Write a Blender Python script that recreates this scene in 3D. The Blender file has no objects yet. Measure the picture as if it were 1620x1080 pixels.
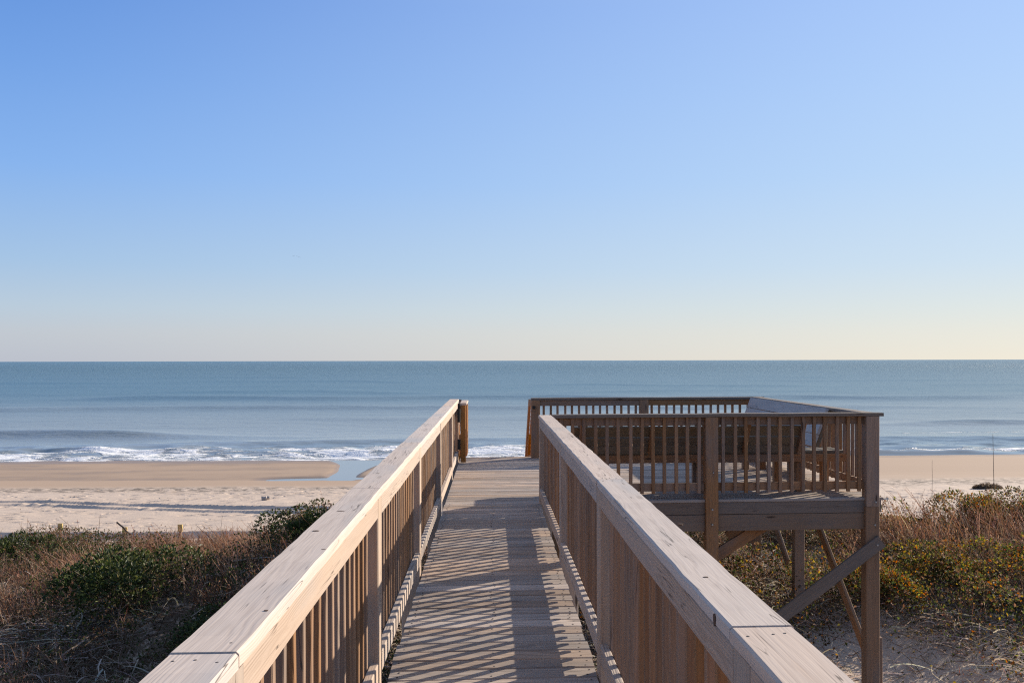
import bpy, math, random
import numpy as np
from mathutils import Matrix, Vector

random.seed(11)
RNG = np.random.default_rng(11)
scene = bpy.context.scene
COL = scene.collection
PI = math.pi

# ------------------------------------------------------------------ camera numbers
F = 1470.0                      # focal length in photo pixels (photo is 1620 wide)
EYE = 1.54                      # eye above the deck (deck is z = 0)
YAW = math.radians(2.6)
CXP = 779 + F * math.tan(YAW)
RX, RY = math.cos(YAW), -math.sin(YAW)
WX, WY = math.sin(YAW), math.cos(YAW)


def at(px, py, d):
    """photo pixel + depth -> world point"""
    xc = (px - CXP) / F * d
    return Vector((xc * RX + d * WX, xc * RY + d * WY, EYE - (py - 570) / F * d))


# ------------------------------------------------------------------ tagging
def tag(o, label=None, cat=None, group=None, kind=None):
    if label: o['label'] = label
    if cat: o['category'] = cat
    if group: o['group'] = group
    if kind: o['kind'] = kind
    return o


MATS_W = {}                     # world matrix of each thing's root


def thing(name, label, cat, M=None, group=None):
    o = bpy.data.objects.new(name, None)
    o.empty_display_size = 0.2
    COL.objects.link(o)
    M = M or Matrix.Identity(4)
    o.matrix_world = M
    MATS_W[o] = M.copy()
    tag(o, label, cat, group)
    return o


def link(name, me, parent=None, M=None):
    """link mesh with world matrix M under parent"""
    o = bpy.data.objects.new(name, me)
    COL.objects.link(o)
    M = M or Matrix.Identity(4)
    if parent is not None:
        o.parent = parent
        o.matrix_local = MATS_W[parent].inverted() @ M
    else:
        o.matrix_world = M
    MATS_W[o] = M.copy()
    return o


# ------------------------------------------------------------------ mesh builder with board coordinates
class MB:
    def __init__(s):
        s.v, s.f, s.bc, s.rn, s.mi = [], [], [], [], []

    def board(s, p0, p1, wdir, w, t, c=0.004, n=1, jit=0.0, pith=None, rnd=None, mat=0):
        """bar from p0 to p1 (centre line); w along wdir, t across; chamfered edges"""
        p0, p1 = Vector(p0), Vector(p1)
        u = (p1 - p0); L = u.length; u = u / L
        wd = Vector(wdir); wd = (wd - u * wd.dot(u)).normalized()
        td = u.cross(wd)
        hw, ht = w / 2, t / 2
        prof = [(-hw + c, -ht), (hw - c, -ht), (hw, -ht + c), (hw, ht - c), (hw - c, ht), (-hw + c, ht), (-hw, ht - c), (-hw, -ht + c)]
        if pith is None:
            pith = (random.uniform(-.05, .05), random.choice([-1, 1]) * random.uniform(.03, .09))
        off = random.uniform(-40, 40)
        r = random.random() if rnd is None else rnd
        base = len(s.v)
        for i in range(n + 1):
            x = L * i / n
            dv, dw = random.gauss(0, jit), random.gauss(0, jit)
            sc = 1 + random.gauss(0, jit) * 3
            for (a, b) in prof:
                a2, b2 = a * sc + dv, b + dw
                s.v.append(tuple(p0 + u * x + wd * a2 + td * b2))
                s.bc.append((x + off, a - pith[0], b - pith[1]))
                s.rn.append(r)
        for i in range(n):
            for k in range(8):
                a = base + i * 8 + k; b = base + i * 8 + (k + 1) % 8
                s.f.append((a, b, b + 8, a + 8)); s.mi.append(mat)
        s.f.append(tuple(base + k for k in range(7, -1, -1))); s.mi.append(mat)
        s.f.append(tuple(base + n * 8 + k for k in range(8))); s.mi.append(mat)
        return s

    def raw(s, verts, faces, mat=0, rnd=0.5):
        base = len(s.v)
        for v in verts:
            s.v.append(tuple(v)); s.bc.append(tuple(v)); s.rn.append(rnd)
        for f in faces:
            s.f.append(tuple(base + i for i in f)); s.mi.append(mat)
        return s

    def disc(s, c, nrm, r, h=0.002, k=7, mat=0, sx=1.0, xdir=None, dome=False):
        c = Vector(c); nrm = Vector(nrm).normalized()
        a = Vector(xdir) if xdir is not None else (Vector((0, 0, 1)) if abs(nrm.z) < .9 else Vector((1, 0, 0)))
        a = (a - nrm * a.dot(nrm)).normalized(); b = nrm.cross(a)
        vs = []
        ph = random.random() * 6
        for j in range(k):
            t = 2 * PI * j / k
            rr = r * (1 + .12 * math.sin(3 * t + ph))
            vs.append(c + a * rr * sx * math.cos(t) + b * rr * math.sin(t))
        top = [v + nrm * h - (v - c) * .25 * (1 if dome else .2) for v in vs]
        fs = [(j, (j + 1) % k, k + (j + 1) % k, k + j) for j in range(k)] + [tuple(range(k, 2 * k))]
        return s.raw(vs + top, fs, mat)

    def mesh(s, name, mats, M=None):
        """M: matrix applied (inverse) so that vertices become local"""
        me = bpy.data.meshes.new(name)
        vs = s.v
        if M is not None:
            Mi = M.inverted()
            vs = [tuple(Mi @ Vector(v)) for v in vs]
        me.from_pydata(vs, [], s.f)
        a = me.attributes.new('bc', 'FLOAT_VECTOR', 'POINT'); a.data.foreach_set('vector', np.array(s.bc, dtype=np.float32).ravel())
        a = me.attributes.new('rnd', 'FLOAT', 'POINT'); a.data.foreach_set('value', np.array(s.rn, dtype=np.float32))
        for m in (mats if isinstance(mats, (list, tuple)) else [mats]): me.materials.append(m)
        me.polygons.foreach_set('material_index', s.mi)
        me.update()
        return me

    def build(s, name, mats, parent=None, T=None, M=None):
        """vertices given in frame T (default world); object origin at M (default first-vertex region)"""
        if T is not None:
            s.v = [tuple(T @ Vector(v)) for v in s.v]
        if M is None:
            arr = np.array(s.v)
            mid = (arr.min(0) + arr.max(0)) / 2
            M = Matrix.Translation(Vector((mid[0], mid[1], arr[:, 2].min())))
        return link(name, s.mesh(name, mats, M), parent, M)


# ------------------------------------------------------------------ node helpers
def newmat(name):
    m = bpy.data.materials.new(name); m.use_nodes = True
    nt = m.node_tree
    return m, nt, nt.nodes['Principled BSDF']


def N(nt, typ, **kw):
    n = nt.nodes.new(typ)
    ins = kw.pop('ins', {})
    for k, v in kw.items(): setattr(n, k, v)
    for k, v in ins.items():
        if hasattr(v, 'is_linked'): nt.links.new(v, n.inputs[k])
        else: n.inputs[k].default_value = v
    return n


def mth(nt, op, a, b=None, c=None, clamp=False):
    n = nt.nodes.new('ShaderNodeMath'); n.operation = op; n.use_clamp = clamp
    for i, x in enumerate((a, b, c)):
        if x is None: continue
        if hasattr(x, 'is_linked'): nt.links.new(x, n.inputs[i])
        else: n.inputs[i].default_value = x
    return n.outputs[0]


def mix(nt, fac, a, b, typ='RGBA', blend='MIX'):
    n = nt.nodes.new('ShaderNodeMix'); n.data_type = typ
    if typ == 'RGBA':
        n.blend_type = blend; ia, ib, o = 6, 7, 2
    else: ia, ib, o = 2, 3, 0
    for i, x in ((0, fac), (ia, a), (ib, b)):
        if hasattr(x, 'is_linked'): nt.links.new(x, n.inputs[i])
        else:
            if typ == 'RGBA' and i != 0 and len(x) == 3: x = (*x, 1)
            n.inputs[i].default_value = x
    return n.outputs[o]


def ramp(nt, x, a, b, smooth=True):
    n = nt.nodes.new('ShaderNodeMapRange')
    n.interpolation_type = 'SMOOTHSTEP' if smooth else 'LINEAR'
    nt.links.new(x, n.inputs[0])
    for i, v in ((1, a), (2, b), (3, 0.0), (4, 1.0)): n.inputs[i].default_value = v
    return n.outputs[0]


def vscale(nt, vec, s):
    n = nt.nodes.new('ShaderNodeVectorMath'); n.operation = 'MULTIPLY'
    nt.links.new(vec, n.inputs[0]); n.inputs[1].default_value = s
    return n.outputs[0]


def noise(nt, vec, scale=1.0, detail=3, rough=.55, dist=0.0):
    n = N(nt, 'ShaderNodeTexNoise', ins={'Vector': vec, 'Scale': scale, 'Detail': detail, 'Roughness': rough, 'Distortion': dist})
    return n.outputs['Fac']


def wood(name, light, dark, warm, ring=.45, fibre=.35, knots=1.0, rough=.78, period=.0085, blotch=.4, var=.35, bump=.5, grey=.55, wob=.05, rb=.6):
    m, nt, bsdf = newmat(name)
    A = N(nt, 'ShaderNodeAttribute', attribute_name='bc')
    R = N(nt, 'ShaderNodeAttribute', attribute_name='rnd')
    OI = N(nt, 'ShaderNodeObjectInfo')
    bc = A.outputs['Vector']
    sh = N(nt, 'ShaderNodeCombineXYZ', ins={0: mth(nt, 'MULTIPLY', OI.outputs['Random'], 37.0), 1: 0.0, 2: 0.0})
    vv = N(nt, 'ShaderNodeVectorMath', operation='ADD'); nt.links.new(bc, vv.inputs[0]); nt.links.new(sh.outputs[0], vv.inputs[1])
    bc = vv.outputs[0]
    sep = N(nt, 'ShaderNodeSeparateXYZ', ins={0: bc})
    n1 = noise(nt, vscale(nt, bc, (.9, 5, 5)), 1.0, 2)
    n2 = noise(nt, vscale(nt, bc, (1.3, 7, 7)), 1.7, 2)
    # knots
    vo = N(nt, 'ShaderNodeTexVoronoi', ins={'Vector': vscale(nt, bc, (1.5, 7.0, 7.0)), 'Scale': 1.0})
    kd = vo.outputs['Distance']
    kn = ramp(nt, kd, .12, .05)
    kring = ramp(nt, kd, .5, .06)
    dv = mth(nt, 'MULTIPLY_ADD', n1, wob, mth(nt, 'MULTIPLY', kring, .016))
    dw = mth(nt, 'MULTIPLY', n2, wob)
    a = mth(nt, 'ADD', sep.outputs[1], dv); b = mth(nt, 'ADD', sep.outputs[2], dw)
    r = mth(nt, 'SQRT', mth(nt, 'ADD', mth(nt, 'MULTIPLY', a, a), mth(nt, 'MULTIPLY', b, b)))
    rs = mth(nt, 'MULTIPLY_ADD', mth(nt, 'SINE', mth(nt, 'MULTIPLY', r, 2 * PI / period)), .5, .5)
    rs = mth(nt, 'POWER', rs, 1.6)
    rs = mth(nt, 'MULTIPLY', rs, ramp(nt, noise(nt, vscale(nt, bc, (.7, 9, 9)), 1.0, 2), .3, .7))
    fb = noise(nt, vscale(nt, bc, (5, 170, 170)), 1.0, 3)
    bl = noise(nt, vscale(nt, bc, (1.6, 9, 9)), 1.0, 4, .6)
    st = noise(nt, vscale(nt, bc, (2.2, 48, 48)), 1.0, 3, .6)
    t = mth(nt, 'ADD', mth(nt, 'MULTIPLY', rs, ring), mth(nt, 'ADD', mth(nt, 'MULTIPLY', ramp(nt, fb, .35, .75), fibre * .6), mth(nt, 'MULTIPLY', ramp(nt, st, .42, .72), fibre * .8)), clamp=True)
    c = mix(nt, t, light, dark)
    c = mix(nt, mth(nt, 'MULTIPLY', ramp(nt, bl, .4, .75), blotch), c, warm)
    big = noise(nt, vscale(nt, bc, (.8, 3, 3)), 1.0, 4, .65)
    c = mix(nt, mth(nt, 'MULTIPLY', ramp(nt, big, .48, .75), grey), c, tuple(sum(warm) / 3 * k for k in (.86, .84, .84)))
    ck = noise(nt, vscale(nt, bc, (1.1, 30, 30)), 1.0, 2)
    ckm = mth(nt, 'MULTIPLY', ramp(nt, mth(nt, 'ABSOLUTE', mth(nt, 'SUBTRACT', ck, .5)), .012, .003), ramp(nt, noise(nt, vscale(nt, bc, (1.7, 11, 11)), 1.3, 2), .52, .62))
    c = mix(nt, mth(nt, 'MULTIPLY', ckm, .75), c, (.05, .035, .028))
    rr = mth(nt, 'FRACT', mth(nt, 'ADD', R.outputs['Fac'], OI.outputs['Random']))
    val = mth(nt, 'MULTIPLY_ADD', rr, var, 1 - var / 2)
    hv = N(nt, 'ShaderNodeHueSaturation', ins={'Color': c, 'Value': val, 'Saturation': mth(nt, 'MULTIPLY_ADD', mth(nt, 'FRACT', mth(nt, 'MULTIPLY', rr, 7.3)), .5, .75)})
    c = mix(nt, mth(nt, 'MULTIPLY', kn, .85 * knots), hv.outputs[0], (.035, .02, .014))
    nt.links.new(c, bsdf.inputs['Base Color'])
    bsdf.inputs['Roughness'].default_value = rough
    bsdf.inputs['Specular IOR Level'].default_value = .3
    if bump > 0:
        bp = N(nt, 'ShaderNodeBump', ins={'Strength': bump, 'Distance': .003, 'Height': mth(nt, 'SUBTRACT', 1.0, mth(nt, 'MULTIPLY_ADD', fb, .5, mth(nt, 'MULTIPLY', rs, rb)))})
        nt.links.new(bp.outputs[0], bsdf.inputs['Normal'])
    return m


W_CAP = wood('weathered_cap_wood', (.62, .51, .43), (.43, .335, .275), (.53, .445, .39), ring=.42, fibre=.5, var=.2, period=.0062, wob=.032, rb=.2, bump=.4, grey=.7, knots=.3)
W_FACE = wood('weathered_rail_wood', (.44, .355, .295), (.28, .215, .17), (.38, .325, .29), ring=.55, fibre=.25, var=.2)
W_POST = wood('brown_post_wood', (.30, .18, .108), (.16, .088, .052), (.215, .15, .11), ring=.4, fibre=.45, var=.3)
W_KNEE = wood('reddish_brace_wood', (.36, .19, .095), (.24, .115, .055), (.28, .17, .10), ring=.5, fibre=.4)
W_PCAP_SHADE = wood('shade_toned_platform_cap_wood', (.21, .17, .14), (.13, .105, .085), (.175, .15, .135), ring=.45, fibre=.4, var=.2)  # cap wood with the shade of its front face put into the colour
W_RPOST = wood('pale_post_wood', (.44, .335, .255), (.30, .215, .155), (.36, .29, .24), ring=.5, fibre=.35, var=.25)
W_DECK = wood('weathered_deck_wood', (.47, .375, .305), (.22, .165, .13), (.31, .26, .23), ring=.5, fibre=.7, var=.6, knots=.9, bump=.45, grey=.7)
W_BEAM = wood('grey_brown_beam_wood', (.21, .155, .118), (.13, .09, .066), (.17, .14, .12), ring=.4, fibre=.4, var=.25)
W_NEW = wood('orange_treated_wood', (.44, .215, .085), (.29, .125, .045), (.33, .19, .10), ring=.55, fibre=.35, var=.25)
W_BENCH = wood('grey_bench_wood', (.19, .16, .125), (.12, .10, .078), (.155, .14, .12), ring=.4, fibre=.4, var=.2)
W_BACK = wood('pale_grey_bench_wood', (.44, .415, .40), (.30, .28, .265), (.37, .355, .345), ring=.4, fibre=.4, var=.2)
W_DRIFT = wood('bleached_driftwood', (.46, .41, .36), (.26, .22, .19), (.36, .33, .30), ring=.4, fibre=.5, knots=.2)


def plain(name, col, rough=.6, metal=0.0, var=.25, scale=40):
    m, nt, b = newmat(name)
    tc = N(nt, 'ShaderNodeTexCoord')
    n = noise(nt, tc.outputs['Object'], scale, 3)
    c = mix(nt, n, tuple(x * (1 - var) for x in col), tuple(min(1, x * (1 + var)) for x in col))
    nt.links.new(c, b.inputs['Base Color'])
    b.inputs['Roughness'].default_value = rough; b.inputs['Metallic'].default_value = metal
    return m


M_IRON = plain('black_iron', (.012, .012, .013), .5, .3)
M_BOLT = plain('galvanised_steel', (.36, .36, .36), .45, .9)
M_NAIL = plain('rusty_nail', (.05, .04, .035), .6, .3)
M_KNOT = plain('dark_knot', (.075, .038, .022), .8, 0, .5, 120)
M_YELLOW = plain('faded_yellow_paint', (.44, .32, .12), .7, 0, .25, 30)

# ------------------------------------------------------------------ numpy value noise
def vn(x, y, seed=0):
    x = np.asarray(x, dtype=np.float64); y = np.asarray(y, dtype=np.float64)
    xi = np.floor(x); yi = np.floor(y); fx = x - xi; fy = y - yi
    fx = fx * fx * (3 - 2 * fx); fy = fy * fy * (3 - 2 * fy)

    def h(a, b):
        s = np.sin(a * 127.1 + b * 311.7 + seed * 74.7) * 43758.5453
        return s - np.floor(s)
    return (h(xi, yi) * (1 - fx) + h(xi + 1, yi) * fx) * (1 - fy) + (h(xi, yi + 1) * (1 - fx) + h(xi + 1, yi + 1) * fx) * fy


def fbm(x, y, seed=0, oct=4, gain=.5):
    s, a, t = 0, 1, 0
    for o in range(oct):
        s = s + a * vn(x * 2 ** o, y * 2 ** o, seed + o * 3); t += a; a *= gain
    return s / t


def sst(x, a, b):
    t = np.clip((x - a) / (b - a), 0, 1)
    return t * t * (3 - 2 * t)


SEA_Z = -4.46
LP = np.array([(-400, -1.0), (-60, -1.5), (-10, -2.0), (4, -2.3), (9, -2.35), (14, -2.3), (18, -2.44), (21, -2.84), (24, -3.38), (26.5, -3.55), (30, -3.68), (36, -3.88), (40, -4.03), (44, -4.24), (47, -4.40), (50, -4.37), (54, -4.39), (57, -4.47), (62, -4.9), (80, -6.5), (120, -9)])
RP = np.array([(-400, -1.0), (-60, -1.5), (-10, -1.9), (4, -2.25), (9, -2.3), (11, -2.2), (13, -2.02), (15.5, -1.85), (17, -1.82), (18.5, -2.05), (21, -2.75), (24, -3.3), (26.5, -3.55), (30, -3.68), (36, -3.88), (40, -4.03), (44, -4.20), (47, -4.28), (50, -4.30), (54, -4.36), (58.6, -4.46), (64, -4.9), (80, -6.5), (120, -9)])


def ground_z(x, y):
    x = np.asarray(x, dtype=np.float64); y = np.asarray(y, dtype=np.float64)
    s = sst(x, -1.2, 2.6)
    yw = y + (fbm(x * .12, y * .05, 40, 2) - .5) * 3.0 * sst(y, 14, 20) * (1 - sst(y, 24, 30))
    yb = y + (fbm(x * .035, y * .02, 55, 2) - .5) * 2.2 * sst(y, 40, 46)
    yy = np.where(y < 30, yw, yb)
    z = (1 - s) * np.interp(yy, LP[:, 0], LP[:, 1]) + s * np.interp(yy, RP[:, 0], RP[:, 1])
    dune = 1 - sst(y, 20, 27)
    z = z + dune * ((fbm(x * .45, y * .45, 3, 4) - .5) * .45)
    z = z + (1 - dune) * ((fbm(x * .6, y * .6, 9, 3) - .5) * .05 * (1 - sst(y, 40, 46)) + (fbm(x * 2.2, y * 2.2, 12, 2) - .5) * .03 * (1 - sst(y, 40, 45)))
    # mounds beside the walk
    z = z + .85 * np.exp(-((x + 2.7) / 1.4) ** 2 - ((y - 15.2) / 2.0) ** 2)
    z = z + .45 * np.exp(-((x + 4.7) / 1.3) ** 2 - ((y - 13.3) / 1.4) ** 2)
    z = z + .18 * np.exp(-((x - 9.6) / 1.6) ** 2 - ((y - 17.2) / 1.3) ** 2)
    z = z - .35 * np.exp(-((x - 5.2) / 1.6) ** 2 - ((y - 11.4) / 1.6) ** 2)
    # scarp and wheel ruts on the beach
    ln = 28.6 - .06 * (x + 12) + (vn(x * .5, y * 0, 21) - .5) * .5
    lft = 1 - sst(x, -5.0, -2.5)
    d = y - ln
    z = z - lft * .28 * (1 - sst(d, -.10, .12)) * np.exp(-np.clip(-d, 0, 9) / 1.3)
    for off, amp in ((-1.0, .07), (-1.8, .05)):
        z = z + lft * amp * np.exp(-((d - off) / .12) ** 2)
    for off, amp in ((0, 1.0), (-1.05, .8)):
        l2 = 37.2 - .26 * (x + 19.8) + off + (vn(x * .35, y * 0, 31) - .5) * .6
        d2 = y - l2
        rut = .12 * np.exp(-((d2 - .10) / .11) ** 2)
        z = z + rut * amp * (1 - sst(x, 1, 5)) * (.6 + .7 * vn(x * .8, y * 0, 33 + int(off * 10)))
    # run-out channel through the sand bar on the left
    cx = -7.7 + (y - 51) * -.06 + (vn(y * .35, y * 0, 5) - .5) * .8
    wdt = .75 + .5 * sst(y, 50, 56)
    ch = np.exp(-((x - cx) / wdt) ** 4) * sst(y, 46.4, 47.4)
    ry = np.exp(-((y - 47.6 - (x + 9) * .10) / .55) ** 2) * sst(x, -12.5, -10) * (1 - sst(x, -6.5, -3.0))
    z = z - .16 * np.maximum(ch, ry)
    return z


def gz(x, y): return float(ground_z(np.array([x]), np.array([y]))[0])


def hit(px, py):
    """where the sight line through a photo pixel meets the ground"""
    d = 6.0
    while d < 120:
        p = at(px, py, d)
        if p.z <= gz(p.x, p.y): return p
        d += .05
    return at(px, py, 60)


def grid_mesh(name, xs, ys, zf):
    X, Y = np.meshgrid(xs, ys)
    Z = zf(X, Y)
    v = np.stack([X.ravel(), Y.ravel(), Z.ravel()], 1)
    nx, ny = len(xs), len(ys)
    i = np.arange(ny - 1)[:, None] * nx + np.arange(nx - 1)[None, :]
    q = np.stack([i, i + 1, i + nx + 1, i + nx], -1).reshape(-1, 4)
    return mesh_np(name, v, q)


def mesh_np(name, v, q, col=None, smooth=True):
    me = bpy.data.meshes.new(name)
    k = q.shape[1]
    me.vertices.add(len(v)); me.vertices.foreach_set('co', v.astype(np.float32).ravel())
    me.loops.add(q.size); me.loops.foreach_set('vertex_index', q.astype(np.int32).ravel())
    me.polygons.add(len(q))
    me.polygons.foreach_set('loop_start', np.arange(0, q.size, k, dtype=np.int32))
    me.polygons.foreach_set('loop_total', np.full(len(q), k, dtype=np.int32))
    me.update(calc_edges=True)
    me.polygons.foreach_set('use_smooth', np.full(len(q), smooth))
    if col is not None:
        a = me.attributes.new('tint', 'FLOAT_COLOR', 'POINT')
        c4 = np.concatenate([col, np.ones((len(col), 1))], 1)
        a.data.foreach_set('color', c4.astype(np.float32).ravel())
    return me


def geo(a, b, s0, g):
    out = [a]; s = s0
    while out[-1] < b:
        out.append(out[-1] + s); s *= g
    return out


# ------------------------------------------------------------------ ground
core = list(np.arange(-24, 24.01, .15))
right = geo(24.22, 1500, .5, 1.12)
xs = np.array([-x for x in right[::-1]] + core + right)
ys = np.array([-1500, -800, -400, -200, -100] + list(np.arange(-60, 5, 1.5)) + list(np.arange(5, 24, .16)) + list(np.arange(24, 40, .075)) + list(np.arange(40, 60, .16)) + list(np.arange(60, 121, 3.0)))


def beach_z(X, Y):
    Zg = ground_z(X, Y)
    r = np.random.default_rng(77)
    pts = [(r.uniform(-23, 23), 26.5 + 15 * r.random() ** 1.3) for _ in range(420)]
    for _ in range(26):                                    # lines of footprints
        px_, py_, an = r.uniform(-22, 20), r.uniform(27, 41), r.uniform(-.5, .5)
        for k in range(14):
            pts.append((px_ + k * .62 * math.cos(an) + r.normal(0, .05), py_ + k * .62 * math.sin(an) + (.12 if k % 2 else -.12)))
    xa, ya = X[0], Y[:, 0]
    for (px_, py_) in pts:
        i0, i1 = np.searchsorted(xa, (px_ - .6, px_ + .6)); j0, j1 = np.searchsorted(ya, (py_ - .5, py_ + .5))
        if i1 - i0 < 2 or j1 - j0 < 2: continue
        dx = (X[j0:j1, i0:i1] - px_) / .17; dy = (Y[j0:j1, i0:i1] - py_) / .11
        q = dx * dx + dy * dy
        a_ = r.uniform(.045, .095)
        Zg[j0:j1, i0:i1] += a_ * (-np.exp(-q) + .45 * np.exp(-((np.sqrt(q) - 1.5) / .5) ** 2)) * (Zg[j0:j1, i0:i1] > -4.22)
    return Zg


g_me = grid_mesh('ground', xs, ys, beach_z)
sand, nt, bsdf = newmat('beach_sand')
tc = N(nt, 'ShaderNodeTexCoord'); P = tc.outputs['Object']
sp = N(nt, 'ShaderNodeSeparateXYZ', ins={0: P})
big = noise(nt, vscale(nt, P, (.12, .5, 1)), 1.0, 4)
fine = noise(nt, P, 9.0, 5, .65)
grain = noise(nt, P, 160.0, 2)
dry = mix(nt, big, (.55, .435, .345), (.62, .50, .405))
dry = mix(nt, mth(nt, 'MULTIPLY', ramp(nt, fine, .5, .8), .35), dry, (.42, .33, .25))
dry = mix(nt, mth(nt, 'MULTIPLY', grain, .25), dry, (.40, .33, .26))
lvl = mth(nt, 'ADD', sp.outputs[2], mth(nt, 'MULTIPLY_ADD', big, .14, mth(nt, 'MULTIPLY_ADD', noise(nt, P, .8, 3), .05, -.09)))
damp = ramp(nt, lvl, -4.12, -4.24)
soak = ramp(nt, lvl, -4.36, -4.43)
c = mix(nt, mth(nt, 'MULTIPLY', damp, .8), dry, (.38, .265, .18))
c = mix(nt, mth(nt, 'MULTIPLY', soak, .8), c, (.26, .19, .135))
# wrack specks along the high-water line
wl = mth(nt, 'MULTIPLY', ramp(nt, lvl, -4.00, -4.10), ramp(nt, lvl, -4.22, -4.13))
spk = ramp(nt, noise(nt, vscale(nt, P, (2.2, 4.0, 1)), 1.0, 4, .7), .46, .54)
c = mix(nt, mth(nt, 'MULTIPLY', mth(nt, 'MULTIPLY', wl, spk), .9), c, (.10, .08, .065))
# plant litter in the dune
lit = ramp(nt, noise(nt, P, 14.0, 5, .7), .44, .56)
zone = ramp(nt, sp.outputs[1], 25.5, 21.0)
side = ramp(nt, sp.outputs[0], .5, -1.5)
lit2 = ramp(nt, noise(nt, P, 5.0, 5, .7), .38, .52)
bv = N(nt, 'ShaderNodeVectorMath', operation='DISTANCE'); nt.links.new(vscale(nt, P, (1, 1, 0)), bv.inputs[0]); bv.inputs[1].default_value = (5.0, 11.0, 0)
zone = mth(nt, 'MULTIPLY', zone, mth(nt, 'MULTIPLY_ADD', ramp(nt, mth(nt, 'ADD', bv.outputs['Value'], noise(nt, P, 1.6, 3)), 1.7, 2.9), .88, .12))
c = mix(nt, mth(nt, 'MULTIPLY', mth(nt, 'MULTIPLY', lit, zone), .75), c, (.13, .09, .06))
c = mix(nt, mth(nt, 'MULTIPLY', mth(nt, 'MULTIPLY', lit2, mth(nt, 'MULTIPLY', zone, mth(nt, 'MULTIPLY_ADD', side, .5, .5))), .85), c, (.085, .062, .042))
nt.links.new(c, bsdf.inputs['Base Color'])
nt.links.new(mth(nt, 'MULTIPLY_ADD', soak, -.5, .95), bsdf.inputs['Roughness'])
bsdf.inputs['Specular IOR Level'].default_value = .25
foot = N(nt, 'ShaderNodeTexVoronoi', ins={'Vector': vscale(nt, P, (1.5, 2.0, 1)), 'Scale': 1.0})
fh = mth(nt, 'MULTIPLY', ramp(nt, foot.outputs['Distance'], .06, .20), ramp(nt, sp.outputs[2], -4.24, -4.1))
bh = mth(nt, 'ADD', mth(nt, 'MULTIPLY', fine, .28), mth(nt, 'MULTIPLY', fh, .8))
bp = N(nt, 'ShaderNodeBump', ins={'Strength': .75, 'Distance': .06, 'Height': mth(nt, 'MULTIPLY', bh, mth(nt, 'MULTIPLY_ADD', damp, -.85, 1.0))})
nt.links.new(bp.outputs[0], bsdf.inputs['Normal'])
g_me.materials.append(sand)
tag(link('ground', g_me), 'pale tan beach sand and low dunes sloping down to the sea', 'ground', kind='structure')

# ------------------------------------------------------------------ sea
def shore_y(x): return np.interp(x, [-60, -22, -6, 10, 40], [56.5, 56.5, 56.8, 57.6, 59])


def sea_h(X, Y):
    h = np.zeros_like(X)
    fade = np.exp(-np.clip(Y - 200, 0, None) / 120)
    for (y0, amp, w, sd, sk) in ((61.5, .16, 1.3, 1, .00), (66.5, .20, 2.2, 2, .02), (78, .50, 2.4, 3, .03), (90, .42, 3.0, 4, -.02), (101, .30, 4.0, 5, .02), (118, .60, 4.5, 6, .01), (147, .75, 6.0, 7, -.01), (175, .40, 8, 8, .01), (215, .45, 9, 9, 0), (260, .4, 10, 10, 0), (330, .5, 14, 11, 0)):
        yc = y0 + sk * X + (fbm(X * .022, X * 0, sd * 5, 3) - .5) * y0 * .20
        m = (.10 + 1.1 * sst(fbm(X * .022, X * 0, sd * 7 + 3, 3), .36, .66)) * (1.0 if y0 < 95 else .6)
        d = (Y - yc) / w
        h = h + amp * m * np.exp(-np.where(d < 0, (d * 1.5) ** 2, (d * .8) ** 2))
    calm = sst(Y, 57.5, 64)
    h = h + calm * fade * ((fbm(X * .10, Y * .30, 60, 3) - .5) * .12 + (fbm(X * .35, Y * .9, 70, 3) - .5) * .06)
    # turbulent surf
    surf = sst(Y, 56.5, 58.5) * (1 - sst(Y, 64, 70))
    h = h + surf * ((fbm(X * .30, Y * .7, 80, 4, .55) - .42) * .55)
    return SEA_Z + np.where(Y > 55.5, h, 0) * sst(Y, 55.5, 58)


def sea_foam(X, Y):
    sy = shore_y(X)
    left = 1 - sst(X, 4, 16)
    outer = 62.0 + (fbm(X * .06, X * 0, 91, 3) - .5) * 6 + left * 1.2
    band = sst(Y, sy - .8, sy + .4) * (1 - sst(Y, outer - 1.5, outer + 1.0))
    n = fbm(X * .30, Y * .75, 95, 4, .6)
    f = band * (.60 + .32 * left) * np.clip(.14 + 1.2 * n, 0, 1)
    # swash edge
    f = np.maximum(f, (.85) * sst(Y, sy - .9, sy) * (1 - sst(Y, sy + .8, sy + 2.2)) * (.5 + .6 * n))
    # a few whitecaps further out
    f = np.maximum(f, .55 * (1 - sst(np.abs(Y - (75 + (vn(X * .05, X * 0, 99) - .5) * 6)), 0, .8)) * sst(fbm(X * .08, X * 0, 97, 2), .62, .75))
    return np.clip(f, 0, 1)


cx = list(np.arange(-50, 62, .5))
rgt = geo(62.5, 30000, 1.2, 1.13); lfr = geo(50.5, 30000, 1.2, 1.13)
sxs = np.array([-x for x in lfr[::-1]] + cx + rgt)
sy_, s = [44.0], .2
while sy_[-1] < 420:
    sy_.append(sy_[-1] + max(.2, (sy_[-1] - 20) * .0045))
sys_ = np.array(sy_ + geo(430, 40000, 12, 1.2))
s_me = grid_mesh('sea', sxs, sys_, sea_h)
X, Y = np.meshgrid(sxs, sys_)
fo = sea_foam(X, Y).ravel().astype(np.float32)
a = s_me.attributes.new('foam', 'FLOAT', 'POINT'); a.data.foreach_set('value', fo)
water, nt, bsdf = newmat('sea_water')
tc = N(nt, 'ShaderNodeTexCoord'); P = tc.outputs['Object']
sp = N(nt, 'ShaderNodeSeparateXYZ', ins={0: P})
FA = N(nt, 'ShaderNodeAttribute', attribute_name='foam').outputs['Fac']
far0 = ramp(nt, sp.outputs[1], 58, 90)
fn = noise(nt, vscale(nt, P, (1.0, 2.4, 1)), 0.65, 5, .62, .6)
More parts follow.
